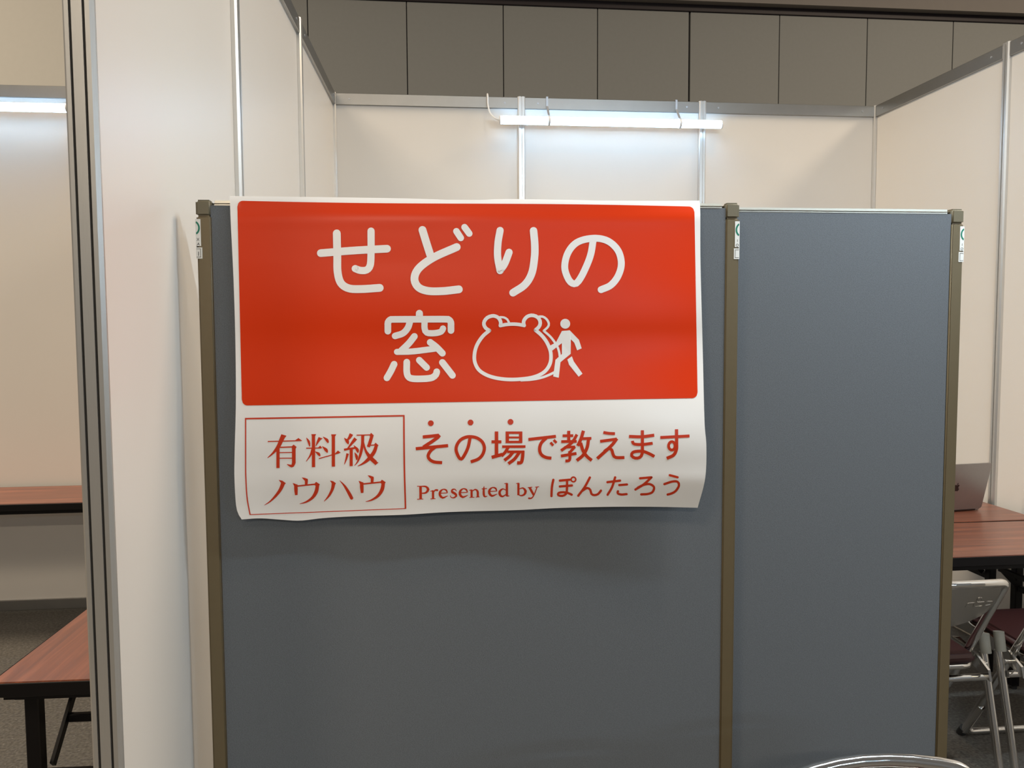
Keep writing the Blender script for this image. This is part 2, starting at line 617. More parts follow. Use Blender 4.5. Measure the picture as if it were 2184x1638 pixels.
def text_mesh(name, s, size, material, parent, loc, rot):
    cu = bpy.data.curves.new(name, 'FONT')
    cu.body = s
    cu.size = size
    o = bpy.data.objects.new(name, cu)
    C.objects.link(o)
    dg = bpy.context.evaluated_depsgraph_get()
    me = bpy.data.meshes.new_from_object(o.evaluated_get(dg))
    bpy.data.objects.remove(o)
    bpy.data.curves.remove(cu)
    me.name = name
    me.materials.clear()
    me.materials.append(M[material])
    o = bpy.data.objects.new(name, me)
    C.objects.link(o)
    o.parent = parent
    o.location = loc
    o.rotation_euler = rot
    return o


PA = Vector((-0.008, -2.533, 0))
PB = Vector((1.196, -2.572, 0))
prz = math.atan2(PB.y - PA.y, PB.x - PA.x)
partition('blue-grey fabric partition screen with olive frame carrying the red poster', PA, prz, (PB - PA).length, 'lr')
partition('blue-grey fabric partition screen with no poster, behind the postered one', (0.580, -2.519, 0), 0.0, 1.198, 'r')

# ------------------------------------------------------------------ poster
PN = Vector(((PB - PA).y, -(PB - PA).x, 0)).normalized()     # towards the camera


def pray(x, y):
    return fwd + rgt * ((x - 1092) / FPX) + upv * ((819 - y) / FPX)


def interp(tab, t):
    if t <= tab[0][0]:
        return tab[0][1]
    for (a, va), (b, vb) in zip(tab[:-1], tab[1:]):
        if t <= b:
            k = (t - a) / (b - a)
            k = k * k * (3 - 2 * k)
            return va + (vb - va) * k
    return tab[-1][1]


BY = [(415, 0.0), (470, 0.08), (700, 0.35), (955, 1.0), (1010, 0.95), (1105, 0.60)]
TOPD = [(415, -0.004), (436, 0.0005), (470, 0.0035), (520, 0.004)]
AX = [(490, 0.026), (800, 0.030), (1150, 0.038), (1500, 0.062)]


def bulge(x, y):
    wav = 0.0022 * math.sin(x / 118.0 + 0.7) * max(0.0, min(1.0, (560 - y) / 110.0)) * max(0.0, min(1.0, (y - 432) / 25.0))
    foot = 0.0035 * math.sin(x / 62.0) * max(0.0, min(1.0, (y - 1020) / 80.0))
    return 0.0022 + interp(TOPD, y) + interp(AX, x) * interp(BY, y) + wav + foot


def sheet(x, y, off=0.0):
    """point of the hanging sheet seen at a photo position"""
    d = pray(x, y)
    t = (bulge(x, y) + off - (CAM - PA).dot(PN)) / d.dot(PN)
    return CAM + d * t


def curve(tab, t):
    for (a, va), (b, vb) in zip(tab[:-1], tab[1:]):
        if t <= b:
            return va + (vb - va) * (t - a) / (b - a)
    return tab[-1][1]


LEFT = catmull([(490, 419), (492, 472), (498, 596), (502, 730), (503, 860), (500.5, 960), (500, 1020), (504.5, 1085), (515.6, 1108)], 6)
RIGHT = catmull([(1491.5, 429), (1493.5, 450), (1494, 560), (1498.5, 735), (1502.5, 896), (1506.5, 951), (1504, 1020), (1488, 1083)], 6)
TOP = catmull([(490, 419), (560, 420), (700, 421.5), (860, 424), (1000, 428), (1070, 425.5), (1200, 427), (1350, 430), (1491.5, 429)], 6)
BOT = catmull([(515.6, 1108), (555, 1105.5), (600, 1108.5), (640, 1110.5), (690, 1105), (760, 1101), (860, 1098), (960, 1092), (1100, 1088), (1190, 1083.5), (1300, 1081), (1400, 1081), (1488, 1083)], 6)


def at(c, t):
    k = t * (len(c) - 1)
    i = min(int(k), len(c) - 2)
    f = k - i
    return (c[i][0] + (c[i + 1][0] - c[i][0]) * f, c[i][1] + (c[i + 1][1] - c[i][1]) * f)


def by_y(c, y):
    for a, b in zip(c[:-1], c[1:]):
        if y <= b[1]:
            return a[0] + (b[0] - a[0]) * max(0, (y - a[1])) / max(1e-6, b[1] - a[1])
    return c[-1][0]


def by_x(c, x):
    for a, b in zip(c[:-1], c[1:]):
        if x <= b[0]:
            return a[1] + (b[1] - a[1]) * max(0, (x - a[0])) / max(1e-6, b[0] - a[0])
    return c[-1][1]


poster = thing('poster', 'white and red paper poster with Japanese lettering hung on the blue partition', 'poster', (0, 0, 0))
NU, NV = 90, 70
bm = bmesh.new()
rows = []
for j in range(NV + 1):
    v = j / NV
    row = []
    for i in range(NU + 1):
        u = i / NU
        xt, xb = 490 + (1491.5 - 490) * u, 515.6 + (1488 - 515.6) * u
        yt, yb = by_x(TOP, xt), by_x(BOT, xb)
        y = yt + (yb - yt) * v
        yl = 419 + (1108 - 419) * v
        yr = 429 + (1083 - 429) * v
        xl, xr = by_y(LEFT, yl), by_y(RIGHT, yr)
        row.append(sheet(xl + (xr - xl) * u, y))
    rows.append(row)
# flap over the top edge of the screen
flap = []
for k, (b_, dz) in enumerate(((0.040, 0.0010), (0.024, 0.0018), (0.010, 0.0016), (0.004, 0.0010))):
    flap.append([Vector((q.x, q.y, max(q.z, 1.7432) + dz)) - PN * (b_ - (0.0035 if k > 2 else 0)) for q in rows[0]])
for q in rows[0]:
    pass
grid = [[bm.verts.new(q) for q in r] for r in flap + rows]
for j in range(len(grid) - 1):
    for i in range(NU):
        bm.faces.new((grid[j][i], grid[j][i + 1], grid[j + 1][i + 1], grid[j + 1][i]))
sh = obj('paper_sheet', bm, 'paper', poster, True)

OFF1, OFF2 = 0.0007, 0.0014


def print_obj(name, polys, material, off, weld=False):
    bm = bmesh.new()
    for q in polys:
        f = bm.faces.new([bm.verts.new(sheet(x, y, off)) for x, y in q])
        f.normal_update()
        if f.normal.dot(PN) < 0:
            f.normal_flip()
    if weld:
        bmesh.ops.remove_doubles(bm, verts=bm.verts, dist=0.00002)
    return obj(name, bm, material, poster, weld, recalc=False)


def stroke(pts, w0, cap='r', step=3.5, smooth=True):
    """polygons of a brush stroke; pts (x, y[, width]) in photo pixels"""
    P = [(p[0], p[1], p[2] if len(p) > 2 else w0) for p in pts]
    S = catmull(P, step) if smooth else P
    out = []
    L, Rr = [], []
    n = len(S)
    for i in range(n):
        a, b = S[max(0, i - 1)], S[min(n - 1, i + 1)]
        dx, dy = b[0] - a[0], b[1] - a[1]
        l = math.hypot(dx, dy) or 1
        nx, ny = -dy / l, dx / l
        h = max(0.35, S[i][2] / 2)
        L.append((S[i][0] + nx * h, S[i][1] + ny * h))
        Rr.append((S[i][0] - nx * h, S[i][1] - ny * h))
    for i in range(n - 1):
        out.append((L[i], L[i + 1], Rr[i + 1], Rr[i]))
    if cap == 'r':
        for k in (0, n - 1):
            x, y, ww = S[k]
            out.append(disc(x, y, ww / 2))
    return out


def disc(x, y, r, n=18):
    return [(x + r * math.cos(2 * math.pi * k / n), y + r * math.sin(2 * math.pi * k / n)) for k in range(n)]


def done(ink, name, material, off):
    """the strokes collected so far become one printed character"""
    print_obj(name, ink.q, material, off)
    ink.q = []


class Ink:
    def __init__(self, ox, oy, s):
        self.ox, self.oy, self.s = ox, oy, s
        self.q = []

    def p(self, a):
        return tuple([self.ox + a[0] * self.s, self.oy + a[1] * self.s] + [k * self.s for k in a[2:]])

    def st(self, w, *pts, cap='r', smooth=True, d=(0, 0)):
        self.q += stroke([self.p((a[0] + d[0], a[1] + d[1], *a[2:])) for a in pts], w * self.s, cap, smooth=smooth)

    def poly(self, *pts, d=(0, 0)):
        self.q.append([self.p((a[0] + d[0], a[1] + d[1]))[:2] for a in pts])

    def disc(self, x, y, r):
        a = self.p((x, y))
        self.q.append(disc(a[0], a[1], r * self.s))

    def ring(self, x, y, rx, ry, w, n=28):
        pr = None
        for k in range(n + 1):
            t = 2 * math.pi * k / n
            c = (self.p((x + (rx + w / 2) * math.cos(t), y + (ry + w / 2) * math.sin(t))), self.p((x + (rx - w / 2) * math.cos(t), y + (ry - w / 2) * math.sin(t))))
            if pr:
                self.q.append((pr[0], c[0], c[1], pr[1]))
            pr = c


# red field with rounded corners
corners = [(506, 428), (1481, 440.5), (1488, 849), (516, 865)]


def redpt(u, v):
    tl, tr, br, bl = corners
    x = (tl[0] * (1 - u) + tr[0] * u) * (1 - v) + (bl[0] * (1 - u) + br[0] * u) * v
    y = (tl[1] * (1 - u) + tr[1] * u) * (1 - v) + (bl[1] * (1 - u) + br[1] * u) * v
    y += (1 - v) * 1.5 * math.sin(u * math.pi * 2) 
    return x, y


polys = []
W_, H_ = 975.0, 415.0
rc = 12.0
us = sorted(set([k / 80 for k in range(81)] + [k * rc / 6 / W_ for k in range(7)] + [1 - k * rc / 6 / W_ for k in range(7)]))
for a, b in zip(us[:-1], us[1:]):
    def lim(u):
        e = min(u, 1 - u) * W_
        return 0.0 if e >= rc else (rc - math.sqrt(max(0, rc * rc - (rc - e) ** 2))) / H_
    n = 44
    for j in range(n):
        va, vb = lim(a), lim(b)
        f = lambda v0, k: v0 + (1 - 2 * v0) * k / n
        polys.append((redpt(a, f(va, j)), redpt(b, f(vb, j)), redpt(b, f(vb, j + 1)), redpt(a, f(va, j + 1))))
print_obj('red_field', polys, 'red', OFF1, True)

# first line of the title
T = Ink(640, 440, 760 / 2184)
T.st(47, (127, 287), (330, 271), (533, 260))
T.st(48, (225, 166), (228, 300), (230, 400), (250, 470), (300, 503), (380, 507), (488, 500))
T.st(44, (435, 152), (435, 280), (430, 360), (408, 390), (370, 393), (338, 382))
done(T, 'title_character', 'ink_white', OFF2)
T.st(48, (750, 145), (773, 220), (798, 298))
T.st(48, (960, 250), (820, 313), (730, 378), (701, 440), (722, 493), (780, 518), (870, 520), (973, 509))
T.st(40, (958, 153), (985, 194))
T.st(40, (1008, 128), (1037, 167))
done(T, 'title_character', 'ink_white', OFF2)
T.st(44, (1226, 148), (1213, 225), (1211, 310), (1226, 394))
T.q += [[(a + 0.01, b + 0.02) for a, b in q] for q in stroke([T.p((1229, 388)), T.p((1255, 350)), T.p((1281, 282))], 44 * T.s)]
done(T, 'title_stroke', 'ink_white', OFF2 + 0.0004)
T.st(46, (1431, 150), (1438, 230), (1437, 310), (1420, 410), (1378, 480), (1305, 530))
done(T, 'title_character', 'ink_white', OFF2)
T.st(42, (1798, 196), (1780, 300), (1740, 400), (1705, 460), (1680, 475), (1648, 452), (1622, 375), (1642, 285), (1700, 220), (1798, 196),
     (1885, 212), (1948, 270), (1969, 350), (1950, 425), (1905, 483), (1845, 511))
done(T, 'title_character', 'ink_white', OFF2)

# second line of the title
T = Ink(780, 640, 230 / 1983)
T.st(122, (407, 572), (407, 470), (410, 410), (450, 362), (520, 355), (980, 353), (1460, 352), (1530, 362), (1566, 410), (1568, 480), (1568, 560))
T.st(130, (987, 245), (987, 345))
T.st(120, (818, 380), (775, 510), (685, 610), (540, 660))
T.st(115, (1083, 380), (1083, 520), (1125, 600), (1270, 608), (1385, 580), (1421, 523))
T.st(122, (895, 668), (790, 800), (660, 925))
T.st(112, (575, 953), (850, 945), (1150, 910), (1300, 890))
T.st(122, (1185, 777), (1300, 865), (1410, 978))
T.st(122, (522, 1180), (460, 1310), (390, 1430))
T.st(122, (755, 1142), (755, 1320), (785, 1410), (870, 1446), (1090, 1446), (1225, 1425), (1290, 1370), (1306, 1318))
T.st(120, (985, 1105), (1120, 1240))
T.st(122, (1410, 1147), (1500, 1262), (1595, 1385))
done(T, 'title_character', 'ink_white', OFF2)

# emblem: purse-shaped outline with a second outline behind it and a walking figure
T = Ink(980, 650, 300 / 2184)
T.st(56, (465, 400), (370, 480), (290, 590), (245, 700), (230, 830), (252, 930), (310, 1020), (420, 1090), (560, 1135), (730, 1158), (900, 1158),
     (1100, 1135), (1250, 1085), (1350, 1010), (1410, 900), (1420, 780), (1400, 680), (1345, 565), (1270, 470), (1180, 393))
T.st(56, (1180, 393), (1232, 345), (1254, 285), (1237, 222), (1185, 177), (1112, 164), (1045, 188), (1003, 240), (995, 285), (1004, 322))
T.st(54, (1004, 322), (920, 306), (830, 300), (730, 306), (635, 324))
T.st(56, (635, 324), (640, 270), (610, 208), (555, 177), (500, 174), (432, 200), (387, 255), (380, 310), (410, 365), (465, 400))
T.st(34, (630, 192), (690, 197), (742, 228), (772, 285))
T.st(36, (1215, 187), (1290, 184), (1350, 222), (1387, 290), (1372, 345), (1308, 405))
T.st(36, (1308, 405), (1400, 485), (1470, 570), (1528, 670), (1552, 760), (1560, 830))
T.st(38, (1480, 1045), (1400, 1085), (1280, 1130), (1130, 1160), (960, 1172))
done(T, 'purse_outline', 'ink_white', OFF2)
T.disc(1642, 295, 77)
T.poly((1590, 407), (1712, 397), (1727, 535), (1727, 762), (1590, 765), (1590, 595))
T.poly((1712, 397), (1855, 545), (1897, 677), (1826, 708), (1782, 588), (1727, 535))
T.poly((1590, 407), (1590, 595), (1440, 712), (1412, 632), (1498, 585))
T.poly((1590, 765), (1727, 762), (1568, 892), (1541, 1133), (1455, 1113), (1490, 855))
T.poly((1745, 800), (1675, 850), (1700, 930), (1850, 1117), (1910, 1070), (1775, 880))
done(T, 'walking_figure', 'ink_white', OFF2)

# boxed heading in a brush-serif face
T = Ink(500, 860, 400 / 2184)
B = dict(cap='b')
T.st(18, (122, 180), (1050, 163), (1980, 145), **B)
T.st(18, (1973, 138), (1978, 700), (1992, 1228), **B)
T.st(9, (1998, 1226), (1100, 1262), (180, 1297), **B)
T.st(14, (130, 174), (130, 600), (132, 850), (147, 1100), (182, 1298), **B)
print_obj('border_line', T.q, 'ink_red', OFF1)
T = Ink(500, 860, 400 / 2184)
# you
T.st(12, (388, 446), (745, 436), **B)
T.poly((695, 440), (745, 405), (788, 436), (780, 441))
T.st(50, (572, 372, 56), (545, 430, 50), (510, 505, 42), (450, 580, 24), (385, 637, 6), **B)
T.poly((548, 362), (606, 378), (590, 400), (540, 390))
T.st(38, (507, 505), (507, 755), **B)
T.st(14, (525, 514), (690, 508), **B)
T.poly((665, 505), (688, 482), (724, 508), (712, 530), (670, 530))
T.st(42, (691, 505), (691, 600), (691, 700), **B)
T.st(40, (691, 690, 42), (678, 728, 34), (650, 728, 26), (612, 711, 6), **B)
T.st(11, (525, 575), (675, 573), **B)
T.st(11, (525, 641), (675, 640), **B)
done(T, 'heading_character', 'ink_red', OFF1)
# ryou
T.st(38, (920, 362), (921, 745), **B)
T.poly((895, 360), (952, 360), (940, 380), (900, 380))
T.st(20, (838, 404, 6), (864, 445, 28), (876, 497, 14))
T.st(20, (995, 405, 38), (968, 455, 24), (948, 500, 5), **B)
T.poly((980, 393), (1028, 412), (1005, 425), (980, 420))
T.st(12, (835, 524), (1010, 521), **B)
T.poly((965, 524), (998, 494), (1024, 522))
T.st(20, (912, 535, 34), (885, 605, 20), (835, 678, 5), **B)
T.st(20, (944, 566, 8), (978, 588, 34), (992, 608, 20))
T.st(38, (1152, 365), (1152, 738), **B)
T.poly((1126, 362), (1187, 362), (1174, 382), (1130, 382))
T.st(20, (1033, 392, 6), (1076, 428, 34), (1088, 452, 22))
T.st(20, (1023, 503, 6), (1066, 543, 38), (1080, 568, 20))
T.st(11, (983, 645), (1200, 584), **B)
T.poly((1160, 596), (1205, 551), (1237, 574), (1205, 590))
done(T, 'heading_character', 'ink_red', OFF1)
# kyuu
T.st(30, (1362, 358, 44), (1340, 400, 34), (1315, 428, 18), **B)
T.st(20, (1280, 406, 6), (1315, 445, 40), (1325, 472, 14))
T.st(30, (1412, 410, 42), (1370, 462, 30), (1320, 525, 14), **B)
T.st(22, (1276, 542, 26), (1340, 530, 22), (1405, 521, 22), **B)
T.st(20, (1390, 492, 6), (1430, 540, 36), (1437, 568, 20))
T.st(36, (1360, 535), (1359, 732), **B)
T.st(20, (1318, 585, 30), (1302, 650, 20), (1280, 712, 6), **B)
T.st(20, (1400, 575, 6), (1422, 618, 34), (1424, 655, 16))
T.st(12, (1423, 372), (1595, 368), **B)
T.poly((1575, 372), (1590, 344), (1624, 375), (1612, 390), (1580, 395))
T.st(38, (1602, 378, 36), (1580, 450, 38), (1560, 510, 34), **B)
T.st(12, (1545, 492), (1650, 485), **B)
T.poly((1622, 488), (1643, 459), (1678, 490), (1665, 505))
T.st(40, (1655, 485, 36), (1625, 570, 42), (1560, 652, 40), (1495, 703, 22), (1435, 732, 5), **B)
T.st(36, (1494, 372, 36), (1490, 480, 34), (1466, 600, 30), (1432, 685, 16), (1396, 726, 5), **B)
T.st(28, (1500, 440, 12), (1527, 550, 26), (1585, 635, 46), (1645, 692, 46), **B)
T.poly((1618, 690), (1632, 672), (1678, 690), (1640, 722))
done(T, 'heading_character', 'ink_red', OFF1)
# katakana line
T.st(40, (572, 918, 48), (535, 1005, 38), (475, 1085, 28), (410, 1148, 15), (348, 1187, 4), **B)
T.poly((514, 892), (560, 903), (598, 932), (590, 942), (548, 935))
done(T, 'heading_character', 'ink_red', OFF1)
for d in ((0, 0), (767, -25)):
    T.st(36, (838, 890, 36), (837, 915, 34), (835, 955, 28), d=d, **B)
    T.poly((783, 864), (815, 868), (855, 882), (850, 905), (815, 900), d=d)
    T.st(38, (714, 945, 36), (716, 1000, 42), (720, 1070, 30), d=d, **B)
    T.poly((678, 930), (705, 936), (738, 955), (733, 975), (700, 975), d=d)
    T.st(17, (715, 967), (970, 940), d=d, **B)
    T.poly((925, 948), (950, 915), (994, 944), (982, 966), (950, 966), d=d)
    T.st(38, (968, 945, 40), (952, 1030, 42), (905, 1103, 32), (830, 1152, 19), (760, 1172, 5), d=d, **B)
    done(T, 'heading_character', 'ink_red', OFF1)
T.st(40, (1155, 925, 44), (1140, 1000, 34), (1100, 1078, 24), (1044, 1143, 5), **B)
T.poly((1111, 900), (1150, 908), (1182, 932), (1175, 945), (1138, 940))
T.st(30, (1226, 901, 5), (1280, 960, 24), (1330, 1040, 36), (1364, 1104, 38))
done(T, 'heading_character', 'ink_red', OFF1)

# gothic headline
T = Ink(860, 880, 340 / 2184)
for x, y in ((378, 145), (922, 135), (1470, 127)):
    T.disc(x, y, 40)
    done(T, 'emphasis_dot', 'ink_red', OFF1)
T.st(45, (268, 334), (390, 322), (478, 312), **B)
T.poly((450, 300), (482, 288), (517, 325), (470, 360))
T.st(46, (490, 325), (420, 378), (275, 474), **B)
T.st(44, (172, 495), (615, 452), **B)
T.st(44, (445, 468), (378, 520), (341, 590), (362, 642), (425, 676), (533, 686), **B)
done(T, 'headline_character', 'ink_red', OFF1)
T.st(44, (918, 335), (890, 470), (840, 580), (795, 637), (758, 605), (724, 510), (742, 430), (790, 370), (860, 336), (930, 330),
     (1010, 347), (1082, 400), (1112, 480), (1090, 570), (1030, 635), (925, 675), **B)
done(T, 'headline_character', 'ink_red', OFF1)
T.st(48, (1278, 258), (1278, 590), **B)
T.st(42, (1210, 400), (1345, 400), **B)
T.st(46, (1212, 613), (1360, 572), **B)
T.st(46, (1426, 258), (1426, 418), **B)
T.st(46, (1609, 258), (1609, 418), **B)
T.st(34, (1403, 275), (1632, 275), **B)
T.st(26, (1403, 340), (1632, 340), **B)
T.st(32, (1403, 402), (1632, 402), **B)
T.st(36, (1355, 467), (1675, 465), **B)
T.st(42, (1438, 475), (1395, 545), (1345, 595), **B)
T.st(36, (1425, 537), (1660, 537), **B)
T.st(46, (1640, 522), (1636, 600), (1624, 668), (1604, 688), (1560, 688), **B)
T.st(44, (1505, 540), (1455, 600), (1385, 655), **B)
T.st(44, (1590, 545), (1525, 635), (1440, 700), **B)
done(T, 'headline_character', 'ink_red', OFF1)
T.st(42, (1715, 368), (2092, 325), **B)
T.st(44, (1960, 348), (1892, 415), (1868, 500), (1890, 572), (1950, 612), (2030, 625), **B)
T.st(35, (2018, 408), (2055, 452), **B)
T.st(35, (2062, 373), (2100, 415), **B)
done(T, 'headline_character', 'ink_red', OFF1)
T = Ink(1160, 880, 360 / 2184)
T.st(40, (322, 235), (322, 378), **B)
T.st(36, (243, 300), (380, 298), **B)
T.st(36, (225, 375), (425, 372), **B)
T.st(38, (428, 283), (360, 390), (222, 492), **B)
T.st(32, (262, 450), (405, 442), **B)
T.st(36, (402, 440), (340, 510), **B)
T.st(38, (220, 562), (422, 528), **B)
T.st(38, (332, 498), (337, 590), (322, 622), (278, 625), **B)
T.st(42, (512, 234), (482, 335), (438, 430), **B)
T.st(36, (478, 337), (615, 333), **B)
T.st(42, (578, 340), (560, 450), (508, 550), (425, 620), **B)
T.st(42, (475, 390), (510, 500), (560, 570), (620, 618), **B)
done(T, 'headline_character', 'ink_red', OFF1)
T.st(38, (770, 256), (840, 268), (920, 272), **B)
T.st(38, (728, 372), (945, 342), **B)
T.st(42, (945, 335), (870, 430), (690, 595), **B)
T.st(40, (780, 505), (830, 468), (875, 478), (897, 545), (930, 580), (1042, 582), **B)
done(T, 'headline_character', 'ink_red', OFF1)
T.st(40, (1102, 308), (1265, 312), (1428, 292), **B)
T.st(38, (1145, 365), (1158, 400), (1205, 412), (1300, 410), (1408, 396), **B)
T.st(40, (1275, 228), (1275, 400), (1272, 530), (1240, 580), (1180, 588), (1136, 558), (1150, 515), (1215, 500), (1290, 503), (1370, 535), (1430, 568), **B)
done(T, 'headline_character', 'ink_red', OFF1)
T.st(38, (1507, 322), (1885, 302), **B)
T.st(42, (1717, 215), (1718, 400), (1714, 480), (1678, 550), (1590, 592), **B)
T.ring(1656, 430, 42, 54, 36)
done(T, 'headline_character', 'ink_red', OFF1)

# last line: serif latin and rounded kana
T = Ink(860, 880, 340 / 2184)
T.st(36, (237, 1010), (239, 1185), **B)
T.st(10, (190, 1009), (262, 1008), **B)
T.st(10, (190, 1187), (275, 1184), **B)
T.st(30, (240, 1010, 12), (310, 1014, 24), (341, 1052, 38), (310, 1098, 24), (240, 1106, 12), **B)
done(T, 'signature_letter', 'ink_red', OFF1)
T.st(30, (408, 1068), (409, 1180), **B)
T.st(10, (372, 1078), (412, 1066), **B)
T.st(10, (372, 1182), (442, 1179), **B)
T.st(24, (412, 1095, 10), (438, 1062, 20), (465, 1063, 28))
done(T, 'signature_letter', 'ink_red', OFF1)
for d in ((0, 0), (275, -8), (677, -25)):
    T.st(11, (497, 1106), (605, 1100), d=d, **B)
    T.st(28, (605, 1102, 12), (590, 1064, 24), (548, 1050, 14), (508, 1080, 30), (502, 1128, 34), (540, 1167, 28), (612, 1138, 6), d=d, **B)
    done(T, 'signature_letter', 'ink_red', OFF1)
T.st(28, (728, 1078, 8), (712, 1052, 14), (675, 1054, 22), (668, 1085, 32), (712, 1112, 34), (726, 1142, 26), (690, 1168, 16), (655, 1160, 12), (643, 1134, 8), **B)
done(T, 'signature_letter', 'ink_red', OFF1)
T.st(30, (936, 1056), (937, 1160), **B)
T.st(10, (905, 1066), (938, 1056), **B)
T.st(10, (908, 1163), (975, 1159), **B)
T.st(28, (940, 1082, 10), (985, 1052, 18), (1018, 1078, 30), (1021, 1120, 30), (1022, 1156, 30), **B)
T.st(10, (994, 1158), (1046, 1155), **B)
done(T, 'signature_letter', 'ink_red', OFF1)
T.st(28, (1107, 1008, 5), (1103, 1050, 26), (1104, 1125, 30), (1120, 1152, 22), (1152, 1143, 6), **B)
T.st(11, (1075, 1045), (1147, 1040), **B)
done(T, 'signature_letter', 'ink_red', OFF1)
T.st(28, (1405, 1062, 10), (1365, 1044, 16), (1322, 1080, 32), (1326, 1128, 34), (1362, 1150, 22), (1405, 1122, 12), **B)
T.st(32, (1420, 968), (1420, 1146), **B)
T.st(10, (1385, 975), (1425, 966), **B)
T.st(12, (1420, 1146), (1453, 1140), **B)
done(T, 'signature_letter', 'ink_red', OFF1)
T.st(30, (1578, 964), (1578, 1132), **B)
T.st(10, (1548, 974), (1582, 964), **B)
T.st(28, (1585, 1050, 10), (1638, 1032, 20), (1676, 1075, 36), (1658, 1122, 28), (1615, 1138, 18), (1578, 1124, 12), **B)
done(T, 'signature_letter', 'ink_red', OFF1)
T.st(30, (1730, 1024, 32), (1760, 1080, 32), (1788, 1130, 28), **B)
T.st(14, (1834, 1020, 14), (1792, 1128, 14), (1758, 1172, 18), (1722, 1174, 24))
T.st(10, (1706, 1026), (1768, 1022), **B)
T.st(10, (1806, 1022), (1862, 1016), **B)
done(T, 'signature_letter', 'ink_red', OFF1)
T = Ink(1160, 880, 360 / 2184)
W = 30
T.st(W, (122, 870), (104, 965), (98, 1080))
T.st(W, (207, 880), (335, 868))
T.st(W, (207, 956), (362, 943))
T.ring(382, 865, 30, 30, 20)
T.st(W, (300, 880), (299, 980), (288, 1050), (240, 1077), (186, 1068), (190, 1040), (250, 1030), (310, 1040), (360, 1062))
done(T, 'signature_letter', 'ink_red', OFF1)
T.st(W, (595, 840), (530, 960), (445, 1075))
T.st(W, (500, 1010), (560, 975), (600, 1000), (615, 1050), (650, 1068), (700, 1055), (738, 1010))
done(T, 'signature_letter', 'ink_red', OFF1)
T.st(W, (822, 900), (985, 880))
T.st(W, (922, 838), (882, 965), (825, 1062))
T.st(W, (976, 938), (1075, 930))
T.st(W, (958, 1018), (955, 1045), (1000, 1060), (1070, 1055))
done(T, 'signature_letter', 'ink_red', OFF1)
T.st(W, (1245, 850), (1392, 838))
T.st(W, (1392, 838), (1290, 930), (1185, 995))
T.st(W, (1215, 972), (1290, 935), (1370, 925), (1425, 965), (1405, 1028), (1345, 1053), (1260, 1058))
done(T, 'signature_letter', 'ink_red', OFF1)
T.st(W, (1630, 810), (1730, 837))
T.st(W, (1560, 925), (1660, 893), (1730, 895), (1748, 945), (1705, 1015), (1650, 1047), (1602, 1060))
done(T, 'signature_letter', 'ink_red', OFF1)


# ------------------------------------------------------------------ folding tables
def folding_table(label, loc, rz, length, depth, h, insets, brace_len=0.36):
    """local: x along the length centred, y depth centred, z up"""
    t = thing('folding_table', label, 'table', loc, rz, 'rosewood folding tables')
    L, D = length / 2, depth / 2
    obj('table_top', box(-L + 0.004, L - 0.004, -D + 0.004, D - 0.004, h - 0.026, h, 0.002, 2), 'wood', t)
    bm = bmesh.new()
    box(-L, L, -D, -D + 0.0038, h - 0.034, h - 0.0015, 0.0015, 1, bm)
    box(-L, L, D - 0.0038, D, h - 0.034, h - 0.0015, 0.0015, 1, bm)
    box(-L, -L + 0.0038, -D, D, h - 0.034, h - 0.0015, 0.0015, 1, bm)
    box(L - 0.0038, L, -D, D, h - 0.034, h - 0.0015, 0.0015, 1, bm)
    obj('edge_band', bm, 'black', t)
    bm = bmesh.new()
    for y in (-D + 0.03, D - 0.03):
        box(-L + 0.03, L - 0.03, y - 0.012, y + 0.012, h - 0.052, h - 0.0265, bm=bm)
    for x in (-L + 0.04, L - 0.04):
        box(x - 0.012, x + 0.012, -D + 0.043, D - 0.043, h - 0.052, h - 0.0265, bm=bm)
    obj('under_frame', bm, 'black', t)
    for sx, ins in ((-1, insets[0]), (1, insets[1])):
        lx = sx * (L - ins)
        ly = D - 0.065
        for sy in (-1, 1):
            lg = obj('leg', box(lx - 0.016, lx + 0.016, sy * ly - 0.016, sy * ly + 0.016, 0.012, h - 0.0525, 0.003, 1), 'black', t)
            obj('foot_pad', cyl(lx, sy * ly, 0.006, 0.014, 0.012), 'rubber', lg)
            obj('brace', bar((lx - sx * 0.018, sy * (ly - 0.026), h - 0.24), (lx - sx * 0.20, sy * (ly - 0.026), h - 0.055), 0.008, 0.020), 'black', t)
        obj('stretcher', box(lx - 0.010, lx + 0.010, -ly + 0.0165, ly - 0.0165, 0.405, 0.428, 0.002, 1), 'black', t)
        obj('brace_bar', box(lx - sx * 0.10 - 0.008, lx - sx * 0.10 + 0.008, -ly + 0.03, ly - 0.03, h - 0.175, h - 0.155, 0.002, 1), 'black', t)
    return t


TH_ = 0.6705
folding_table('rosewood folding table against the back wall of the left booth', (-1.55, -0.252, 0), 0.0, 1.8, 0.45, TH_, (0.2, 0.2))
folding_table('rosewood folding table end-on beside the grey end post', (-0.283, -1.590, 0), -math.pi / 2 - 0.0246, 1.8, 0.40, TH_, (0.2, 0.07))
folding_table('rosewood folding table nearest the chrome chairs', (2.06, -1.580, 0), 0.0, 1.8, 0.465, TH_, (0.2, 0.13))
folding_table('rosewood folding table under the laptop', (2.09, -1.112, 0), 0.0, 1.8, 0.455, TH_, (0.2, 0.17))


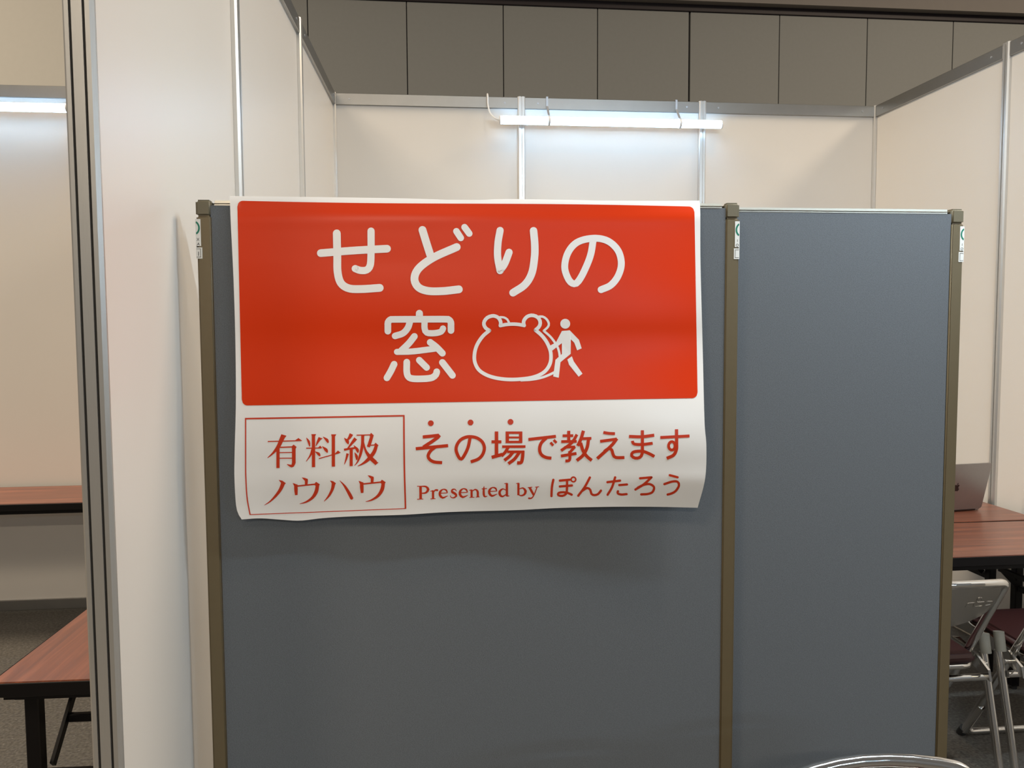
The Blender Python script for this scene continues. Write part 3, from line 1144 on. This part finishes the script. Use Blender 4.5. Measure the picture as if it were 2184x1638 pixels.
# ------------------------------------------------------------------ laptop
def laptop():
    t = thing('laptop', 'grey aluminium laptop seen from behind its open lid', 'laptop', (2.705, -1.165, TH_ + 0.0005), math.radians(7))
    # open lid faces the back wall; local -y is towards the camera
    W2, LH = 0.152, 0.212
    lid = bmesh.new()
    prof = []
    r = 0.012
    for cx, cz, a0 in ((W2 - r, LH - r, 0), (-W2 + r, LH - r, 90), (-W2 + r, r, 180), (W2 - r, r, 270)):
        for k in range(6):
            a = math.radians(a0 + 18 * k)
            prof.append((cx + r * math.cos(a), cz + r * math.sin(a)))
    prism(prof, -0.0025, 0.0025, lid)
    tilt = math.radians(14)
    R_ = Matrix.Rotation(math.radians(90) + tilt, 4, 'X')
    Tm = Matrix.Translation((0, -0.006, 0.010))
    for v in lid.verts:
        v.co = Tm @ R_ @ v.co
    lo = obj('lid', lid, 'lidmetal', t, True)
    sc = bmesh.new()
    q = [(-W2 + 0.008, 0.018), (W2 - 0.008, 0.018), (W2 - 0.008, LH - 0.008), (-W2 + 0.008, LH - 0.008)]
    prism(q, -0.0032, -0.0026, sc)
    for v in sc.verts:
        v.co = Tm @ R_ @ v.co
    obj('screen', sc, 'screen', lo)
    # fruit-shaped emblem with a bite and a leaf, on the outside of the lid
    def place(pts, z0=0.0027, z1=0.0031):
        b = bmesh.new()
        prism(pts, z0, z1, b)
        for v in b.verts:
            v.co = Tm @ R_ @ v.co
        return b
    half = catmull([(0.0, 0.0105), (0.007, 0.0128), (0.0135, 0.0095), (0.0108, 0.0045), (0.0098, -0.0008), (0.0125, -0.0058), (0.0152, -0.0078),
                    (0.0118, -0.0155), (0.0070, -0.0188), (0.0, -0.0170), (-0.0070, -0.0188), (-0.0125, -0.0140), (-0.0160, -0.0030), (-0.0140, 0.0075),
                    (-0.0075, 0.0125)], 0.0012, closed=True)
    lm = obj('logo', place([(x * 0.95, LH / 2 + z * 0.95) for x, z in half]), 'logo', lo)
    leaf = catmull([(0.0, 0.0130), (0.0005, 0.0175), (0.0050, 0.0215), (0.0055, 0.0180), (0.0030, 0.0145)], 0.001, closed=True)
    obj('logo_leaf', place([(x * 0.95, LH / 2 + z * 0.95) for x, z in leaf]), 'logo', lm)
    obj('keyboard_base', box(-W2, W2, 0.0, 0.212, 0.0, 0.011, 0.004, 2), 'lidmetal', t, True)
    obj('keyboard', box(-W2 + 0.015, W2 - 0.015, 0.02, 0.115, 0.0108, 0.0118), 'screen', t)
    obj('hinge', tube([(-W2 + 0.03, -0.003, 0.008), (W2 - 0.03, -0.003, 0.008)], 0.006, 10), 'logo', t, True)


laptop()


# ------------------------------------------------------------------ folding chairs
def folding_chair(label, loc, rz, bend=0.055, bow=0.004, pad=True):
    """local: sitter faces +y; back tube leans to -y at the top"""
    t = thing('folding_chair', label, 'chair', loc, rz, 'chrome folding chairs')
    R = 0.0125
    wx = 0.182
    top = Vector((0, -0.205, 0.697))
    foot = Vector((0, 0.205, 0.0125))
    ax = (top - foot).normalized()

    def on(z):
        k = (z - foot.z) / (top.z - foot.z)
        return foot + (top - foot) * k
    # back hoop running down into the front legs
    a, b = on(0.02), top
    pts = [Vector((-wx, a.y, a.z)), Vector((-wx, b.y, b.z))]
    n = 8
    for k in range(1, n):
        s = -1 + 2 * k / n
        q = Vector((wx * s * 0.999, top.y - 0.018 * (1 - s * s), top.z)) + ax * bow * (1 - s * s) * 2
        pts.append(q)
    pts += [Vector((wx, b.y, b.z)), Vector((wx, a.y, a.z))]
    hoop = fillet(pts, [bend] + [0.05] * (n - 1) + [bend], 6)
    fr = obj('back_hoop', tube(hoop, R, 14), 'chrome', t, True)
    # floor bar between the front feet
    f0 = on(0.0125)
    obj('front_floor_bar', tube(fillet([(-wx, f0.y - 0.09, on(0.15).z), (-wx, f0.y, 0.0135), (wx, f0.y, 0.0135), (wx, f0.y - 0.09, on(0.15).z)], 0.035, 6), R * 0.98, 12), 'chrome', t, True)
    for s in (-1, 1):
        obj('foot_tip', tube([(s * wx, f0.y - 0.006, 0.030), (s * wx, f0.y + 0.012, 0.004)], R * 1.25, 10), 'rubber', t, True)
    # stamped back plate, hung between the hoop sides
    bm = bmesh.new()
    nu, nv = 24, 8
    fr_g, bk_g = [], []
    for i in range(nu + 1):
        s = -1 + 2 * i / nu
        zt = top.z - 0.006 - 0.02 * max(0, abs(s) - 0.8)
        zb = top.z - 0.075 - 0.085 * math.sqrt(max(0, 1 - s * s * 0.98))
        cf, cb = [], []
        for j in range(nv + 1):
            z = zt + (zb - zt) * j / nv
            c = on(z)
            y = c.y - 0.018 * (1 - s * s)
            cf.append(bm.verts.new((wx * 0.985 * s, y + 0.0045, z)))
            cb.append(bm.verts.new((wx * 0.985 * s, y - 0.0045 - 0.004 * math.sin(math.pi * j / nv), z)))
        fr_g.append(cf)
        bk_g.append(cb)
    for i in range(nu):
        for j in range(nv):
            bm.faces.new((fr_g[i][j], fr_g[i + 1][j], fr_g[i + 1][j + 1], fr_g[i][j + 1]))
            bm.faces.new((bk_g[i][j], bk_g[i][j + 1], bk_g[i + 1][j + 1], bk_g[i + 1][j]))
        bm.faces.new((fr_g[i][0], bk_g[i][0], bk_g[i + 1][0], fr_g[i + 1][0]))
        bm.faces.new((fr_g[i][nv], fr_g[i + 1][nv], bk_g[i + 1][nv], bk_g[i][nv]))
    for i in (0, nu):
        for j in range(nv):
            bm.faces.new((fr_g[i][j], fr_g[i][j + 1], bk_g[i][j + 1], bk_g[i][j]))
    pl = obj('backrest_plate', bm, 'plate', t, True)

    def back_pt(x, z, o=0.0085):
        s = x / (wx * 0.985)
        return Vector((x, on(z).y - 0.018 * (1 - s * s) - o, z))
    # embossed ring and block marks on the rear of the plate
    zc = top.z - 0.052
    obj('embossed_ring', tube([back_pt(0.105 + 0.008 * math.cos(k * math.pi / 8), zc + 0.008 * math.sin(k * math.pi / 8)) for k in range(17)], 0.0012, 6), 'plate', pl, True)
    zm = top.z - 0.078
    for marks in (((0.070, 0.0), (0.070, 0.016), (0.095, 0.016), (0.095, 0.0)), ((0.103, 0.016), (0.128, 0.016), (0.128, 0.0), (0.103, 0.0)),
                  ((0.158, 0.014), (0.138, 0.016), (0.136, 0.004), (0.140, 0.0), (0.158, 0.001))):
        pp = fillet([back_pt(x, zm + z) for x, z in marks], 0.003, 4)
        obj('embossed_mark', tube(pp, 0.0012, 6), 'plate', pl, True)
    if pad:
        bm = bmesh.new()
        gr = []
        for i in range(nu + 1):
            s = (-1 + 2 * i / nu) * 0.9
            zt = top.z - 0.020
            zb = top.z - 0.072 - 0.075 * math.sqrt(max(0, 1 - (s / 0.9) ** 2 * 0.98))
            col = []
            for j in range(nv + 1):
                z = zt + (zb - zt) * j / nv
                c = on(z)
                puff = 0.014 * (math.sin(math.pi * j / nv) ** 0.5) * (max(0, 1 - (s / 0.9) ** 6) ** 0.5)
                col.append(bm.verts.new((wx * 0.985 * s, c.y - 0.018 * (1 - s * s) + 0.0046 + puff, z)))
            gr.append(col)
        for i in range(nu):
            for j in range(nv):
                bm.faces.new((gr[i][j], gr[i + 1][j], gr[i + 1][j + 1], gr[i][j + 1]))
        obj('backrest_pad', bm, 'vinyl', t, True)
    # rear legs with plastic tips and a cross bar
    rx = 0.243
    p0, p1 = Vector((0, -0.035, 0.475)), Vector((0, -0.140, 0.0))
    for s in (-1, 1):
        leg = obj('rear_leg', tube([(s * rx, p0.y, p0.z - 0.06), (s * rx, p1.y, p1.z + 0.02)], R, 12), 'chrome', t, True)
        obj('leg_tip', tube([(s * rx, p0.y + 0.001, p0.z), (s * rx, p0.y - 0.0005, p0.z - 0.008), (s * rx, p0.y - 0.0125, p0.z - 0.060)], R * 1.3, 12), 'capgrey', leg, True)
        obj('rubber_foot', tube([(s * rx, p1.y + 0.006, 0.03), (s * rx, p1.y, 0.0)], R * 1.25, 10), 'rubber', leg, True)
        # hinge plate between hoop and rear leg
        bm = bmesh.new()
        x0, x1 = sorted((s * (wx + R), s * (rx - R)))
        prof = [(-0.115, 0.352), (-0.035, 0.372), (0.055, 0.395), (0.075, 0.425), (0.045, 0.435), (-0.045, 0.415), (-0.105, 0.385)]
        xm = (x0 + x1) / 2
        lo = [bm.verts.new((xm - 0.004, y, z)) for y, z in prof]
        hi = [bm.verts.new((xm + 0.004, y, z)) for y, z in prof]
        for k in range(len(prof)):
            k2 = (k + 1) % len(prof)
            bm.faces.new((lo[k], lo[k2], hi[k2], hi[k]))
        bm.faces.new(lo[::-1])
        bm.faces.new(hi)
        obj('hinge_plate', bm, 'chrome', t)
        obj('hinge_bolt', cyl(s * (rx - 0.020), -0.058, 0.385, 0.007, 0.030, 'x', 10), 'chrome', t, True)
    yb = p0.y + (p1.y - p0.y) * (0.475 - 0.345) / 0.475
    obj('cross_bar', tube([(-rx + R, yb, 0.345), (rx - R, yb, 0.345)], R * 0.9, 12), 'chrome', t, True)
    # seat: tube rim and padded vinyl
    rim = fillet([(-0.10, -0.095, 0.398), (-0.172, -0.095, 0.398), (-0.172, 0.225, 0.415), (0.172, 0.225, 0.415), (0.172, -0.095, 0.398), (-0.10, -0.095, 0.398)], 0.05, 6)
    obj('seat_rim', tube(rim, 0.009, 10), 'chrome', t, True)
    bm = box(-0.178, 0.178, -0.100, 0.230, 0.0, 0.030, 0.013, 3)
    for v in bm.verts:
        v.co.z += 0.404 + (v.co.y + 0.1) * 0.053 + (0.006 if v.co.z > 0.02 else 0) * (1 - (v.co.x / 0.18) ** 2)
    obj('seat_pad', bm, 'vinyl', t, True)
    return t


FGX, FGY = 1.232, -3.318
folding_chair('chrome folding chair with stamped steel back, partly hidden by the bare partition', (2.015, -1.960, 0), 0.0)
folding_chair('chrome folding chair cut off at the right edge of the picture', (2.560, -1.950, 0), 0.0)
folding_chair('chrome folding chair of which only the arched top shows in front of the partitions', (FGX, FGY, 0), math.pi + 0.05, bend=0.15, bow=0.010)
